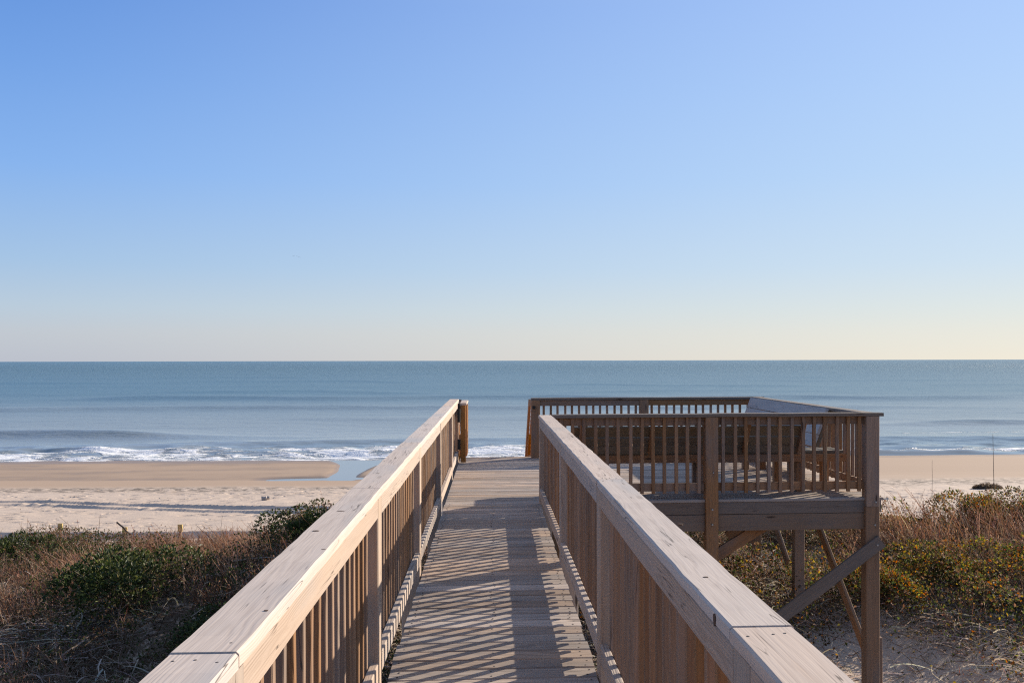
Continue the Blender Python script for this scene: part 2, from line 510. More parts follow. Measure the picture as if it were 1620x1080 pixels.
fm = mth(nt, 'MULTIPLY', ramp(nt, mth(nt, 'ADD', FA, mth(nt, 'MULTIPLY_ADD', fn, 1.9, -.95)), .42, .80), ramp(nt, FA, .02, .2))
deep = ramp(nt, sp.outputs[1], 55, 190)
wc = mix(nt, deep, (.29, .325, .32), (.085, .16, .18))
wc = mix(nt, ramp(nt, sp.outputs[1], 60, 56.5), wc, (.30, .29, .26))
wv = noise(nt, vscale(nt, P, (.012, .05, 1)), 1.0, 3)
wc = mix(nt, mth(nt, 'MULTIPLY', ramp(nt, wv, .45, .7), .45), wc, (.055, .13, .16))
nt.links.new(mix(nt, fm, wc, (.80, .81, .82)), bsdf.inputs['Base Color'])
nt.links.new(mix(nt, fm, mth(nt, 'MULTIPLY_ADD', far0, .20, .10), .75, 'FLOAT'), bsdf.inputs['Roughness'])
bsdf.inputs['IOR'].default_value = 1.33
b1 = noise(nt, vscale(nt, P, (.55, 1.5, 1)), 1.0, 6, .62)
b2 = noise(nt, vscale(nt, P, (.10, .30, 1)), 1.0, 4, .6)
far = ramp(nt, sp.outputs[1], 56.5, 75)
h = mth(nt, 'ADD', mth(nt, 'MULTIPLY', b1, .50), mth(nt, 'MULTIPLY', b2, .30))
h = mth(nt, 'MULTIPLY', mth(nt, 'MULTIPLY', h, far), mth(nt, 'MULTIPLY_ADD', ramp(nt, sp.outputs[1], 70, 900), 1.75, .22))
h = mth(nt, 'ADD', h, mth(nt, 'MULTIPLY', fm, mth(nt, 'MULTIPLY', fn, .25)))
bp = N(nt, 'ShaderNodeBump', ins={'Strength': 1.0, 'Distance': .9, 'Height': h})
nt.links.new(bp.outputs[0], bsdf.inputs['Normal'])
s_me.materials.append(water)
tag(link('sea', s_me), 'blue-green sea with low swells and white surf along the shore', 'sea', kind='structure')

# ------------------------------------------------------------------ BOARDWALK: decking, stringers, joists, piles
Z = Vector((0, 0, 1)); Xd = Vector((1, 0, 0)); Yd = Vector((0, 1, 0))
CAP_T, CAP_W = .038, .142
XI = .520                        # inner face of posts and rails
TOP = .950                       # top of the cap rail
DECK_END = 14.95
bw = thing('boardwalk', 'weathered grey plank walkway leading straight to the sea', 'boardwalk', Matrix.Translation((0, 6, 0)))
mb = MB(); nb = MB()
y = -3.0
while y < 10.02:
    hw = .512 + random.uniform(-.006, .006)
    sk = .004
    tz = random.uniform(-.0022, .0004); tz2 = tz + random.uniform(-.0012, .0012)
    mb.board((-hw, y + .07 - sk, -.016 + tz), (hw, y + .07 + sk, -.016 + tz2), Yd, .1368 + random.uniform(-.003, .001), .032, c=.006, n=6, jit=.0009)
    for sx in (-1, 1):
        for k in (.035, .105):
            nb.disc((sx * (.47 + random.uniform(-.012, .012)), y + k + random.uniform(-.008, .008), -.0022), Z, .0052, .0026, 6)
    for k in (.035, .105):
        nb.disc((random.uniform(-.015, .015), y + k, -.0022), Z, .005, .0026, 6)
    y += .1445
mb.build('decking', W_DECK, bw)
nb.build('nails', M_NAIL, bw)
for sx in (-1, 0, 1):
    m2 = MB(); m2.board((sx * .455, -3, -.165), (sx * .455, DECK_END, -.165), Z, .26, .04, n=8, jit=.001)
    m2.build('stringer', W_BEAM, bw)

# ------------------------------------------------------------------ railings of the walk
BAL = []                          # pool of baluster meshes, base at the origin
for i in range(8):
    m2 = MB(); m2.board((0, 0, 0), (0, 0, TOP - CAP_T - .072), Xd, .0365, .0365, c=.003, n=3, jit=.0008)
    BAL.append(m2.mesh('baluster', W_POST, Matrix.Identity(4)))


def baluster(parent, M):
    return link('baluster', random.choice(BAL), parent, M)


def knot(root, p, r, xdir, n=Z, sx=2.0):
    k = MB(); k.disc(Vector(p) - Vector(n) * .006, n, r, .0064, 12, 0, sx, xdir); k.build('knot', M_KNOT, root)


def walk_railing(side, posts, yend, label, capz, xoff, y0=-2.6):
    """side -1 left, +1 right; capz(y), xoff(y): slight settling of the real thing"""
    root = thing('boardwalk_railing', label, 'railing', Matrix.Translation((side * .585, 6, 0)), None)
    for py in posts:
        top = capz(py) - CAP_T - .001
        m = MB()
        xc = side * (xoff(py) + .066)
        gb = min(gz(xc, py) - .5, -.6)
        m.board((xc, py, gb), (xc, py, top), Xd, .132, .135, c=.006, n=8, jit=.0008)
        m.build('post', W_RPOST, root)
    allp = [y0] + posts + [yend]
    for a_, b_ in zip(allp[:-1], allp[1:]):
        if b_ - a_ < .3: continue
        ya = a_ + (.0685 if a_ in posts else 0); yb = b_ - (.0685 if b_ in posts else 0)
        for nm, zc, mt in (('top_rail', lambda q: capz(q) - CAP_T - .0455, W_FACE), ('bottom_rail', lambda q: capz(q) - TOP + .125, W_FACE)):
            m = MB()
            m.board((side * (xoff(ya) + .020), ya, zc(ya)), (side * (xoff(yb) + .020), yb, zc(yb)), Z, .088, .038, c=.004, n=8, jit=.0008)
            m.build(nm, mt, root)
        n = max(1, round((yb - ya) / .1245)); 
        for i in range(n):
            yy = ya + (yb - ya) * (i + .5) / n + random.uniform(-.004, .004)
            xx = side * (xoff(yy) + .040 + .0195)
            baluster(root, Matrix.Translation((xx, yy, capz(yy) - TOP + .072)) @ Matrix.Rotation(random.gauss(0, .004), 4, 'X') @ Matrix.Rotation(random.choice([0, PI]), 4, 'Z'))
    # cap boards, butted over the posts
    cuts = [y0] + [p + random.uniform(-.02, .02) for p in posts[:-1]] + [yend + .02]
    cuts[2] = 2.0 if side > 0 else 1.91
    for a_, b_ in zip(cuts[:-1], cuts[1:]):
        m = MB(); gap = .0015 if not (side > 0 and abs(a_ - 2.0) < .01) else .004
        dz = random.uniform(-.0006, .0006)
        m.board((side * (xoff(a_) + .066), a_ + gap, capz(a_) - CAP_T / 2 + dz), (side * (xoff(b_) + .066), b_ - .0015, capz(b_) - CAP_T / 2 + dz), Xd, CAP_W, CAP_T, c=.006, n=20, jit=.0010, pith=(random.uniform(-.03, .03), random.uniform(-.12, -.05)))
        for e in (a_, b_):
            s2 = 1 if e == a_ else -1
            for k in range(3):
                for q in (.055,):
                    m.disc((side * (xoff(e) + .066) + (k - 1) * .042 + random.uniform(-.008, .008), e + s2 * (q + random.uniform(-.012, .012)), capz(e) + dz - .0004), Z, .0034, .0010, 7, mat=1)
        m.build('cap_rail', [W_CAP, M_NAIL], root)
    return root


LPOSTS = [-.55, 1.90, 4.32, 6.75, 9.40, 12.10, 14.20]
RPOSTS = [-.60, 1.93, 4.53, 7.05, 10.02]
left_rail = walk_railing(-1, LPOSTS, 14.27, 'long sunlit wooden railing running straight to the gate at the far end of the boardwalk', lambda q: TOP, lambda q: XI)
right_rail = walk_railing(1, RPOSTS, 10.09, 'shaded wooden railing ending where the boardwalk opens onto the raised platform', lambda q: TOP + .012 - .0016 * q, lambda q: XI + .004 - .0020 * q)
for (px, py, r) in ((538, 807.5, .012), (499, 838.5, .009), (511, 868, .006), (420, 964, .004), (597, 748, .008)):
    d = (EYE - TOP) * F / (py - 570); p = at(px, py, d); p.z = TOP + .0003; knot(left_rail, p, r, Xd, Z, 1.3)
for (px, py, r) in ((1192, 978, .007), (1076, 829, .006), (1116, 913, .005), (1200, 980, .005)):
    q = 2.2
    for _ in range(4):
        zt = TOP + .012 - .0016 * q; q = (EYE - zt) * F / (py - 570)
    p = at(px, py, q); p.z = zt + .0006; knot(right_rail, p, r, Xd, Z, 1.5)
knot(right_rail, Vector((XI + .004 - .0046 - .0055, 2.14, TOP - .012)), .011, Z, -Xd, 1.4)

# ------------------------------------------------------------------ VIEWING PLATFORM (frame a: along the near rail, b: away)
PT = Matrix(((1, 0, 0, .500), (.0244, 1, 0, 10.085), (0, 0, 1, 0), (0, 0, 0, 1)))      # the platform is not quite square to the walk


def PM(*p): return Matrix.Translation(PT @ Vector(p))


AW, BD = 3.86, 4.74
PTOP = .948


def ground_p(a_, b_):
    q = PT @ Vector((a_, b_, 0)); return gz(q.x, q.y)


plat = thing('viewing_platform', 'square wooden platform raised on tall posts above the dune', 'platform', PM(AW / 2, BD / 2, 0))
mb = MB(); b = .045
while b < BD + .05:
    mb.board((-1.012 if b < BD else .1, b + .069, -.017), (AW + .01, b + .069, -.017), Yd, .1385, .032, c=.005, n=8, jit=.0008); b += .1445
mb.build('decking', W_DECK, plat, PT)
AM, AC = 1.915, 3.735              # middle and corner post centres along the near rail
for (a0, a1) in ((.16, AM - .072), (AM + .072, AC - .072)):
    for (z0, z1) in ((-.168, -.034), (-.352, -.172)):
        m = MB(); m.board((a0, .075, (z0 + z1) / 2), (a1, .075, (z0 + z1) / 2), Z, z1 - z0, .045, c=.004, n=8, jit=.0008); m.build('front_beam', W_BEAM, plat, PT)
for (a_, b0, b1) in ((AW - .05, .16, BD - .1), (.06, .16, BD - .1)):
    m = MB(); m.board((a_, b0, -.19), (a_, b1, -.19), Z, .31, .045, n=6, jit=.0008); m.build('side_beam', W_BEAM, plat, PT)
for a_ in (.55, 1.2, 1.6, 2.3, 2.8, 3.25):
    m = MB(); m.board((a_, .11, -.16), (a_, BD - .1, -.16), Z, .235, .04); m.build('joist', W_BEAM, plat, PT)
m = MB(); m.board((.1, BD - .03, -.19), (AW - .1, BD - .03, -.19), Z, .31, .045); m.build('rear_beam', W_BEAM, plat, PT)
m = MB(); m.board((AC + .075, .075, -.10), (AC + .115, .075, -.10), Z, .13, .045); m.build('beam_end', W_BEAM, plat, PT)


def pile(a_, b_, top, nm='post', w=.145, mat=W_POST):
    m = MB(); m.board((a_, b_, ground_p(a_, b_) - .6), (a_, b_, top), Xd, w, w * .98, c=.006, n=10, jit=.0010); return m.build(nm, mat, plat, PT)


front = []
for (a_, zb) in ((AM, -.30), (AC, -.095)):
    if a_ == AM:
        front.append(pile(a_, .068, PTOP - CAP_T - .001, w=.140))
    else:
        m = MB(); m.board((a_, .066, zb), (a_, .066, PTOP - CAP_T - .001), Xd, .150, .140, c=.006, n=6, jit=.0008); m.build('post', W_POST, plat, PT)
        m = MB(); m.board((a_ - .004, .070, ground_p(a_, .07) - .6), (a_ - .004, .070, zb - .003), Xd, .158, .148, c=.007, n=6, jit=.0010); m.build('post', W_POST, plat, PT)
for (a_, b_) in ((AC, 2.55), (AC, BD - .12), (AM, BD - .12), (.18, BD - .12)):
    pile(a_, b_, PTOP - CAP_T - .001, w=.140)
for (a_, b_) in ((.3, .5), (AM, 2.5), (.3, 2.5)):
    pile(a_, b_, -.30)
# a short bolted-on stub at the foot of the corner post
g0 = ground_p(AC + .12, .12)
m = MB(); m.board((AC + .115, .12, g0 - .3), (AC + .115, .12, EYE - 450 / F * 10.2), Xd, .05, .09, rnd=.3); m.build('post_stub', W_POST, plat, PT)


def brace(p, q, w, nm='brace', mat=W_BEAM, n=8, t=.04):
    m = MB(); m.board(p, q, Z, w, t, c=.004, n=n, jit=.0007); return m.build(nm, mat, plat, PT)


# front diagonal, side diagonals, knee braces
brace((AC + .085, -.027, -.475), (AM + .05, -.027, -1.80), .145)
brace((AC + .095, .30, -1.95), (AC + .095, 2.45, -.33), .13, mat=W_POST)
brace((AC - .10, 2.70, -1.30), (AC - .10, 4.0, -.33), .12, mat=W_POST)
brace((AM + .06, .175, -.66), (AM + .66, .175, -.30), .13, mat=W_KNEE)
brace((AM + .45, 1.1, -.62), (AM + .95, 1.1, -.30), .13, mat=W_POST)
bolts = MB()
for (a_, b_, z_, r) in ((AM, -.003, -.105, .014), (AM, -.003, -.27, .014), (AC + .03, -.005, -.045, .014), (AC + .02, -.005, -.30, .014), (AC + .03, -.049, -.515, .015), (AM + .01, -.003, .30, .010)):
    bolts.disc((a_, b_, z_), (0, -1, 0), r, .008, 8, dome=True)
bolts.build('bolts', M_BOLT, plat, PT)


def plat_railing(p0, p1, posts, label, inward, nb, zc=PTOP, balout=True):
    """p0, p1: a,b ends of the post centre line; posts: distances of post centres; inward: unit vector towards the platform"""
    p0 = Vector((*p0, 0)); p1 = Vector((*p1, 0)); u = (p1 - p0).normalized(); L = (p1 - p0).length
    inn = Vector((*inward, 0))
    root = thing('platform_railing', label, 'railing', PM(*((p0 + p1) / 2)))
    m = MB(); c0 = p0 - u * .0; c1 = p1
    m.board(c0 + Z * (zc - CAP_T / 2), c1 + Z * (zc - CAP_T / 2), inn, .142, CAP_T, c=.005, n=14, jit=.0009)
    m.build('cap_rail', W_PCAP_SHADE, root, PT)
    ed = [-.0] + posts + [L]
    for s0, s1, n in zip(ed[:-1], ed[1:], nb):
        if s1 - s0 < .3: continue
        a0 = s0 + (.073 if s0 in posts else .03); a1 = s1 - (.073 if s1 in posts else .03)
        for nm, z_ in (('top_rail', zc - CAP_T - .0455), ('bottom_rail', .135)):
            m = MB(); m.board(p0 + u * a0 + inn * .026 + Z * z_, p0 + u * a1 + inn * .026 + Z * z_, Z, .088, .038, n=8, jit=.0007); m.build(nm, W_FACE if nm == 'top_rail' and False else W_POST, root, PT)
        for i in range(n):
            q = p0 + u * (a0 + (a1 - a0) * (i + .5) / n + random.uniform(-.004, .004)) - inn * .0135 + Z * (zc - TOP + .072)
            baluster(root, PM(*q) @ Matrix.Rotation(random.gauss(0, .004), 4, 'Y'))
    return root


near_r = plat_railing((.155, .069), (AW, .069), [AM - .155, AC - .155], 'platform railing that stands behind the bench backrest and faces the boardwalk entrance', (0, 1), [13, 13, 0])
far_r = plat_railing((.11, BD - .12), (AW, BD - .12), [.07, AM - .11, AC - .11], 'platform railing seen above the others, silhouetted against the sea', (0, -1), [0, 14, 14, 0])
side_r = plat_railing((AC, .145), (AC, BD - .195), [2.55 - .145], 'platform railing at the sunny end wall behind the corner bench back', (-1, 0), [18, 17])
lt = MB(); lt.disc((.15, BD - .195, .80), (0, -1, 0), .028, .03, 10, dome=True); lt.build('latch_eye', M_IRON, far_r, PT)

# ------------------------------------------------------------------ benches
def bench_leg(root, a_, b_, top, mat):
    m = MB(); m.board((a_, b_, .001), (a_, b_, top), Xd, .088, .088, c=.005, n=3, jit=.0006); m.build('leg', mat, root, PT)


bn = thing('bench', 'wooden bench with dark slatted leaning backrest seen from behind', 'bench', PM(2, .7, 0))
for (b0, h0) in ((.635, .445), (.775, .445), (.915, .445)):
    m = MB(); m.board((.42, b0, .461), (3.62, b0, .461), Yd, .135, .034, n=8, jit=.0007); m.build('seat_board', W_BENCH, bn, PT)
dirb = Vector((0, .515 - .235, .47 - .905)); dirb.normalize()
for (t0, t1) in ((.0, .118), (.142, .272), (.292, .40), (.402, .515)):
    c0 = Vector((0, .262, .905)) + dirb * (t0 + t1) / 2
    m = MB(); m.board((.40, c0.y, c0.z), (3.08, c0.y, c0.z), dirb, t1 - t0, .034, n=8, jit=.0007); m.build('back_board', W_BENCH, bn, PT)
up = Vector((0, -.03, -.02))
for a_ in (.50, 1.30, 2.40, 3.04):
    p = Vector((a_, .222, .89)); q = Vector((a_, .485, .47))
    m = MB(); m.board(p + Vector((0, -.012, 0)), q + Vector((0, -.012, 0)), Xd, .04, .08 * .9, n=2); m.build('back_upright', W_POST, bn, PT)
for b_ in (.545, .96):
    m = MB(); m.board((.42, b_, .398), (3.655, b_, .398), Z, .09, .038, n=6, jit=.0006); m.build('seat_frame', W_POST, bn, PT)
for a_ in (.75, 1.93, 3.10):
    for b_ in (.62, .89): bench_leg(bn, a_, b_, .352, W_POST)

bs = thing('bench', 'corner bench along the end wall with tall pale blue-grey backboards', 'bench', PM(3.4, 2.7, 0))
for a_ in (3.02, 3.16, 3.30):
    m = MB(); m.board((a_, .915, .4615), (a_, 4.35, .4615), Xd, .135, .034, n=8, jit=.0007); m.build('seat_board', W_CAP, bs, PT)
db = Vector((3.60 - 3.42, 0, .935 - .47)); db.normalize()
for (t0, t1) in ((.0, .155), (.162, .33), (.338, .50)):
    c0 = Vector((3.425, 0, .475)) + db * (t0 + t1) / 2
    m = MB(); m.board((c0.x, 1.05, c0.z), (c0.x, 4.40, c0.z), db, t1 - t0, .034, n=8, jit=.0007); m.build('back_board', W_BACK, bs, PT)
for b_ in (1.10, 2.2, 3.3, 4.3):
    m = MB(); m.board((3.465, b_, .45), (3.64, b_, .90), Yd, .04, .07); m.build('back_upright', W_BENCH, bs, PT)
for a_ in (2.97, 3.36):
    m = MB(); m.board((a_, .96, .398), (a_, 4.35, .398), Z, .09, .038); m.build('seat_frame', W_POST, bs, PT)
for (a_, b_) in ((3.06, 1.35), (3.44, .72), (3.06, 2.8), (3.06, 4.2), (3.30, 2.8)):
    bench_leg(bs, a_, b_, .352, W_NEW if a_ > 3.4 else W_POST)

# ------------------------------------------------------------------ stairs to the beach, with their own rails
st = thing('stairs', 'wooden beach stairs descending from the far end of the deck', 'stairs', Matrix.Translation((0, 15, 0)))
run, rise, ns = .27, .17, 21
y0 = DECK_END + .02
for i in range(ns):
    m = MB(); m.board((-.50, y0 + i * run + .135, -(i + 1) * rise - .016), (.58, y0 + i * run + .135, -(i + 1) * rise - .016), Yd, .27, .034, n=3, jit=.0005); m.build('tread', W_DECK, st)
sl = Vector((0, run, -rise)).normalized()
e = Vector((0, y0, -.10)); f = Vector((0, y0 + ns * run, -.10 - ns * rise))
for x_ in (-.52, .600):
    m = MB(); m.board(e + Xd * x_, f + Xd * x_, Z, .26, .04); m.build('stringer', W_NEW, st)
    o1 = Vector((x_, y0 + .02, .86)); o2 = Vector((x_, y0 + .02 + ns * run, .86 - ns * rise))
    m = MB(); m.board(o1, o2, Z, .13, .04); m.build('handrail', W_NEW, st)
    m = MB(); m.board(o1 - Z * .55, o2 - Z * .55, Z, .09, .04); m.build('side_rail', W_NEW, st)
    for k in (5, 10, 15, 20):
        yy = y0 + k * run; zt = .90 - k * rise
        m = MB(); m.board((x_ + math.copysign(.066, x_), yy, min(gz(x_, yy), zt - 1.2) - .3), (x_ + math.copysign(.066, x_), yy, zt), Xd, .088, .088); m.build('newel_post', W_NEW, st)
    for k in range(1, 38):
        yy = y0 + k * .13; zt = .80 - k * .13 * rise / run
        m = MB(); m.board((x_ + math.copysign(.04, x_), yy, zt - .62), (x_ + math.copysign(.04, x_), yy, zt), Xd, .036, .036); m.build('baluster', W_NEW, st)

# ------------------------------------------------------------------ gate, open, edge-on at the end of the left railing
gt = thing('gate', 'narrow orange-brown gate leaf standing open at the end of the sunlit railing', 'gate', Matrix.Translation((-.45, 14.3, 0)))
GX = -.442
m = MB(); m.board((GX + .003, 13.98, .888), (GX + .003, 15.02, .888), Xd, .100, .034, c=.004, n=6, jit=.0006); m.build('cap_rail', W_CAP, gt)
for yy in (14.03, 14.98):
    m = MB(); m.board((GX, yy, .012 if yy < 14.5 else .03), (GX, yy, .868), Xd, .075, .085, n=4, jit=.0006); m.build('gate_post', W_NEW, gt)
for z_ in (.80, .16):
    m = MB(); m.board((GX, 14.075, z_), (GX, 14.935, z_), Z, .09, .038); m.build('gate_rail', W_NEW, gt)
for i in range(6):
    m = MB(); m.board((GX + .038, 14.15 + i * .13, .09), (GX + .038, 14.15 + i * .13, .85), Yd, .036, .036); m.build('baluster', W_NEW, gt)
for z_, h_ in ((.72, .20), (.29, .15)):
    hm = MB()
    hm.board((-.500, 13.90, z_ - h_ / 2), (-.500, 13.90, z_ + h_ / 2), Xd, .045, .05, c=.012)
    hm.board((-.500, 13.93, z_), (-.483, 14.12, z_), Z, .05, .008, c=.002)
    hm.build('hinge', M_IRON, gt)
hm = MB(); hm.board((-.500, 13.95, .80), (-.500, 13.95, .90), Xd, .03, .04, c=.006); hm.build('latch', M_IRON, gt)

# ------------------------------------------------------------------ FOLIAGE
def leafmat(name, rough=.45, trans=.35, spec=.4):
    m, nt, b = newmat(name)
    A = N(nt, 'ShaderNodeAttribute', attribute_name='tint')
    c = A.outputs['Color']
    nt.links.new(c, b.inputs['Base Color'])
    b.inputs['Roughness'].default_value = rough
    b.inputs['Specular IOR Level'].default_value = spec
    tr = N(nt, 'ShaderNodeBsdfTranslucent')
    hs = N(nt, 'ShaderNodeHueSaturation', ins={'Color': c, 'Value': 1.5, 'Saturation': 1.1})
    nt.links.new(hs.outputs[0], tr.inputs['Color'])
    mx = N(nt, 'ShaderNodeMixShader', ins={0: trans})
    nt.links.new(b.outputs[0], mx.inputs[1]); nt.links.new(tr.outputs[0], mx.inputs[2])
    nt.links.new(mx.outputs[0], nt.nodes['Material Output'].inputs['Surface'])
    return m


L_GREEN = leafmat('evergreen_leaf', .5, .22, .25)
L_MIX = leafmat('autumn_leaf', .6, .4, .15)
L_STRAW = leafmat('dry_stalk', .7, .3, .2)


def unit(n):
    v = RNG.normal(size=(n, 3)); return v / np.linalg.norm(v, axis=1, keepdims=True)


def leaves(pos, size, axis, col, asp=.5, fold=.18):
    """diamond leaves: pos (n,3), size (n,), axis (n,3) unit, col (n,3)"""
    n = len(pos)
    s = unit(n); side = np.cross(axis, s); side /= np.linalg.norm(side, axis=1, keepdims=True) + 1e-9
    nr = np.cross(axis, side)
    L = size[:, None]
    p0 = pos
    p1 = pos + axis * L * .5 + side * L * asp * .5 + nr * L * fold
    p2 = pos + axis * L
    p3 = pos + axis * L * .5 - side * L * asp * .5 + nr * L * fold
    v = np.stack([p0, p1, p2, p3], 1).reshape(-1, 3)
    q = np.arange(4 * n).reshape(n, 4)
    return v, q, np.repeat(col, 4, 0)


def ribbons(base, dirn, length, bend, width, col, seg=4, tip=.25, curl=None):
    """curved strips. base (n,3), dirn (n,3) start direction, bend (n,3) added over the length"""
    n = len(base)
    s = unit(n); s[:, 2] *= .3
    side = np.cross(dirn, s); side /= np.linalg.norm(side, axis=1, keepdims=True) + 1e-9
    vs = []
    for k in range(seg + 1):
        t = k / seg
        c = base + dirn * (length * t)[:, None] + bend * (length * t * t)[:, None]
        if curl is not None: c = c + curl * (length * math.sin(t * 5.0) * .12)[:, None]
        w = (width * (1 - (1 - tip) * t))[:, None] * .5
        vs += [c - side * w, c + side * w]
    v = np.stack(vs, 1)                              # n, 2(seg+1), 3
    m = 2 * (seg + 1)
    q = []
    for k in range(seg):
        q.append(np.stack([np.arange(n) * m + 2 * k, np.arange(n) * m + 2 * k + 1, np.arange(n) * m + 2 * k + 3, np.arange(n) * m + 2 * k + 2], 1))
    return v.reshape(-1, 3), np.concatenate(q), np.repeat(col, m, 0)


def join(parts):
    vs, qs, cs, o = [], [], [], 0
    for v, q, c in parts:
        vs.append(v); qs.append(q + o); cs.append(c); o += len(v)
    return np.concatenate(vs), np.concatenate(qs), np.concatenate(cs)


def pal(n, cols, w=None, jit=.25):
    cols = np.array(cols); k = RNG.choice(len(cols), n, p=w)
    return np.clip(cols[k] * (1 + RNG.normal(size=(n, 1)) * jit) * (1 + RNG.normal(size=(n, 3)) * .06), .004, .9)


GREENS = [(.03, .045, .015), (.05, .07, .02), (.08, .095, .028), (.17, .17, .05)]
GW = [.42, .30, .18, .10]
BROWNS = [(.16, .115, .08), (.24, .175, .125), (.32, .25, .19), (.11, .08, .06)]
PINKS = [(.22, .115, .07), (.27, .155, .10), (.15, .075, .045), (.32, .215, .155)]
AUTUMN = [(.29, .10, .025), (.29, .17, .03), (.20, .17, .035), (.055, .07, .02), (.26, .07, .03), (.10, .065, .035)]
AW_ = [.09, .10, .19, .33, .04, .25]


def shrub_meshes(nm, rx, ry, rz, nleaf, cols, w, leaf=(.03, .055), seed=0, lumps=11, asp=.5, twigs=120, twigcol=BROWNS, mat=None):
    r = np.random.default_rng(seed)
    # crown of overlapping lumps
    C = np.stack([r.uniform(-.72, .72, lumps) * rx, r.uniform(-.72, .72, lumps) * ry, r.uniform(.30, .80, lumps) * rz], 1)
    Rr = r.uniform(.28, .5, lumps) * min(rx, ry, rz * 1.3)
    k = r.choice(lumps, nleaf, p=Rr ** 2 / (Rr ** 2).sum())
    d = unit(nleaf); d[:, 2] = np.where(d[:, 2] < -.35, -d[:, 2], d[:, 2])
    rad = Rr[k] * (1 - np.abs(r.normal(0, .20, nleaf))) * (1 + .25 * (vn(d[:, 0] * 3 + k, d[:, 1] * 3 + d[:, 2] * 2, seed) - .5))
    pos = C[k] + d * rad[:, None] * np.array([1.1, 1.1, .95])
    keep = vn(pos[:, 0] * 9 + 50, pos[:, 1] * 9 + pos[:, 2] * 7 + 50, seed + 5) > .30
    pos, d = pos[keep], d[keep]; n = len(pos)
    pos[:, 2] = np.maximum(pos[:, 2], .02)
    ax = d * .7 + unit(n) * .8 + np.array([0, 0, .35]); ax /= np.linalg.norm(ax, axis=1, keepdims=True)
    lv = leaves(pos, r.uniform(leaf[0], leaf[1], n), ax, pal(n, cols, w), asp)
    foliage = mesh_np(nm + '_foliage', *lv, smooth=False)
    foliage.materials.append(mat or L_GREEN)
    tg = r.choice(n, twigs); tip = pos[tg] * np.array([1, 1, 1.06])
    b0 = np.stack([r.normal(0, .12, twigs) * rx, r.normal(0, .12, twigs) * ry, np.full(twigs, -.10)], 1)
    dv = tip - b0; ln = np.linalg.norm(dv, axis=1)
    dn = dv / ln[:, None]; bend = r.normal(0, .12, (twigs, 3))
    stem = mesh_np(nm + '_stem', *ribbons(b0, dn - bend * .0, ln, bend * .3, r.uniform(.008, .02, twigs), pal(twigs, twigcol), 4), smooth=False)
    stem.materials.append(L_STRAW)
    return foliage, stem


def place_shrub(name, label, x, y, meshes, rot, sc, sink=.05, group=None, cat='shrub'):
    z = gz(x, y) - sink
    M = Matrix.Translation((x, y, z)) @ Matrix.Rotation(rot, 4, 'Z') @ Matrix.Diagonal((*sc, 1))
    root = thing(name, label, cat, Matrix.Translation((x, y, z)), group)
    link('foliage', meshes[0], root, M); link('stem', meshes[1], root, M)
    return root


EV1 = shrub_meshes('evergreen', 1.0, .9, .8, 7000, GREENS, GW, (.045, .08), 1, 14)
EV2 = shrub_meshes('evergreen', 1.1, 1.0, .7, 6500, GREENS, GW, (.04, .075), 2, 12)
AU1 = shrub_meshes('autumn', 1.0, .9, .75, 6500, AUTUMN, AW_, (.03, .07), 3, 12, .6, 260, mat=L_MIX)
AU2 = shrub_meshes('autumn', 1.1, .9, .65, 5500, AUTUMN, [.08, .12, .25, .35, .05, .15], (.03, .065), 4, 12, .6, 260, mat=L_MIX)
DK = shrub_meshes('thicket', 1.1, 1.0, .75, 4500, GREENS + BROWNS, [.3, .2, .08, .04, .14, .10, .06, .08], (.025, .05), 5, 12, .45, 420)

SHR = [
    ('evergreen_shrub', 'dark glossy evergreen bush rising beside the sunlit boardwalk railing', -2.75, 15.0, EV1, .3, (.9, .9, .72)),
    ('evergreen_shrub', 'large rounded dark green bush on the dune with sunlit leaves along its top', -4.9, 13.2, EV2, 1.1, (1.25, 1.0, 1.0)),
    ('evergreen_shrub', 'green bush in front of the leaning stick and yellow stakes', -7.9, 17.4, EV1, 2.2, (.7, .65, .6)),
    ('evergreen_shrub', 'leafy green bush under the first yellow stake at the dune edge', -9.0, 18.6, EV2, .4, (.8, .8, .9)),
    ('evergreen_shrub', 'dark green bush at the left edge of the photo', -10.6, 18.0, EV1, 4.0, (.7, .7, .75)),
    ('evergreen_shrub', 'low shaded evergreen bush close under the sunlit railing', -3.3, 12.3, EV2, 2.7, (1.0, .9, .75)),
    ('autumn_shrub', 'highest orange and green bush on the dune crest beside the tall stalk', 9.5, 17.3, AU1, .5, (.9, .8, .85)),
    ('autumn_shrub', 'dark bush directly beside the corner post of the platform', 5.4, 16.4, DK, .9, (1.1, .9, .9)),
    ('autumn_shrub', 'wide low bush of yellow and orange leaves halfway down the dune', 7.4, 14.2, AU2, 2.0, (1.3, 1.0, .8)),
    ('autumn_shrub', 'yellow-leaved bush just right of the tall corner post', 5.65, 13.4, AU1, 1.4, (.85, .8, .75)),
    ('autumn_shrub', 'bushy orange and green clump at the right edge of the photo', 9.0, 13.6, AU1, 3.3, (1.1, 1.0, .8)),
    ('autumn_shrub', 'dark tangled bush under the platform between its posts', 3.3, 15.9, DK, 3.0, (1.2, .9, 1.0)),
    ('autumn_shrub', 'twiggy dark thicket behind the bolted middle post under the platform', 2.6, 14.4, DK, 5.1, (1.0, .9, .85)),
    ('autumn_shrub', 'small green and red plant on the bare sand under the front brace', 3.55, 12.15, AU2, 4.1, (.38, .34, .42)),
    ('autumn_shrub', 'green and brown bush on the dune crest left of the highest bush', 7.3, 17.0, AU2, 5.0, (1.1, .8, .7)),
]
for (nm, lb, x_, y_, me2, rt, sc) in SHR:
    place_shrub(nm, lb, x_, y_, me2, rt, sc)


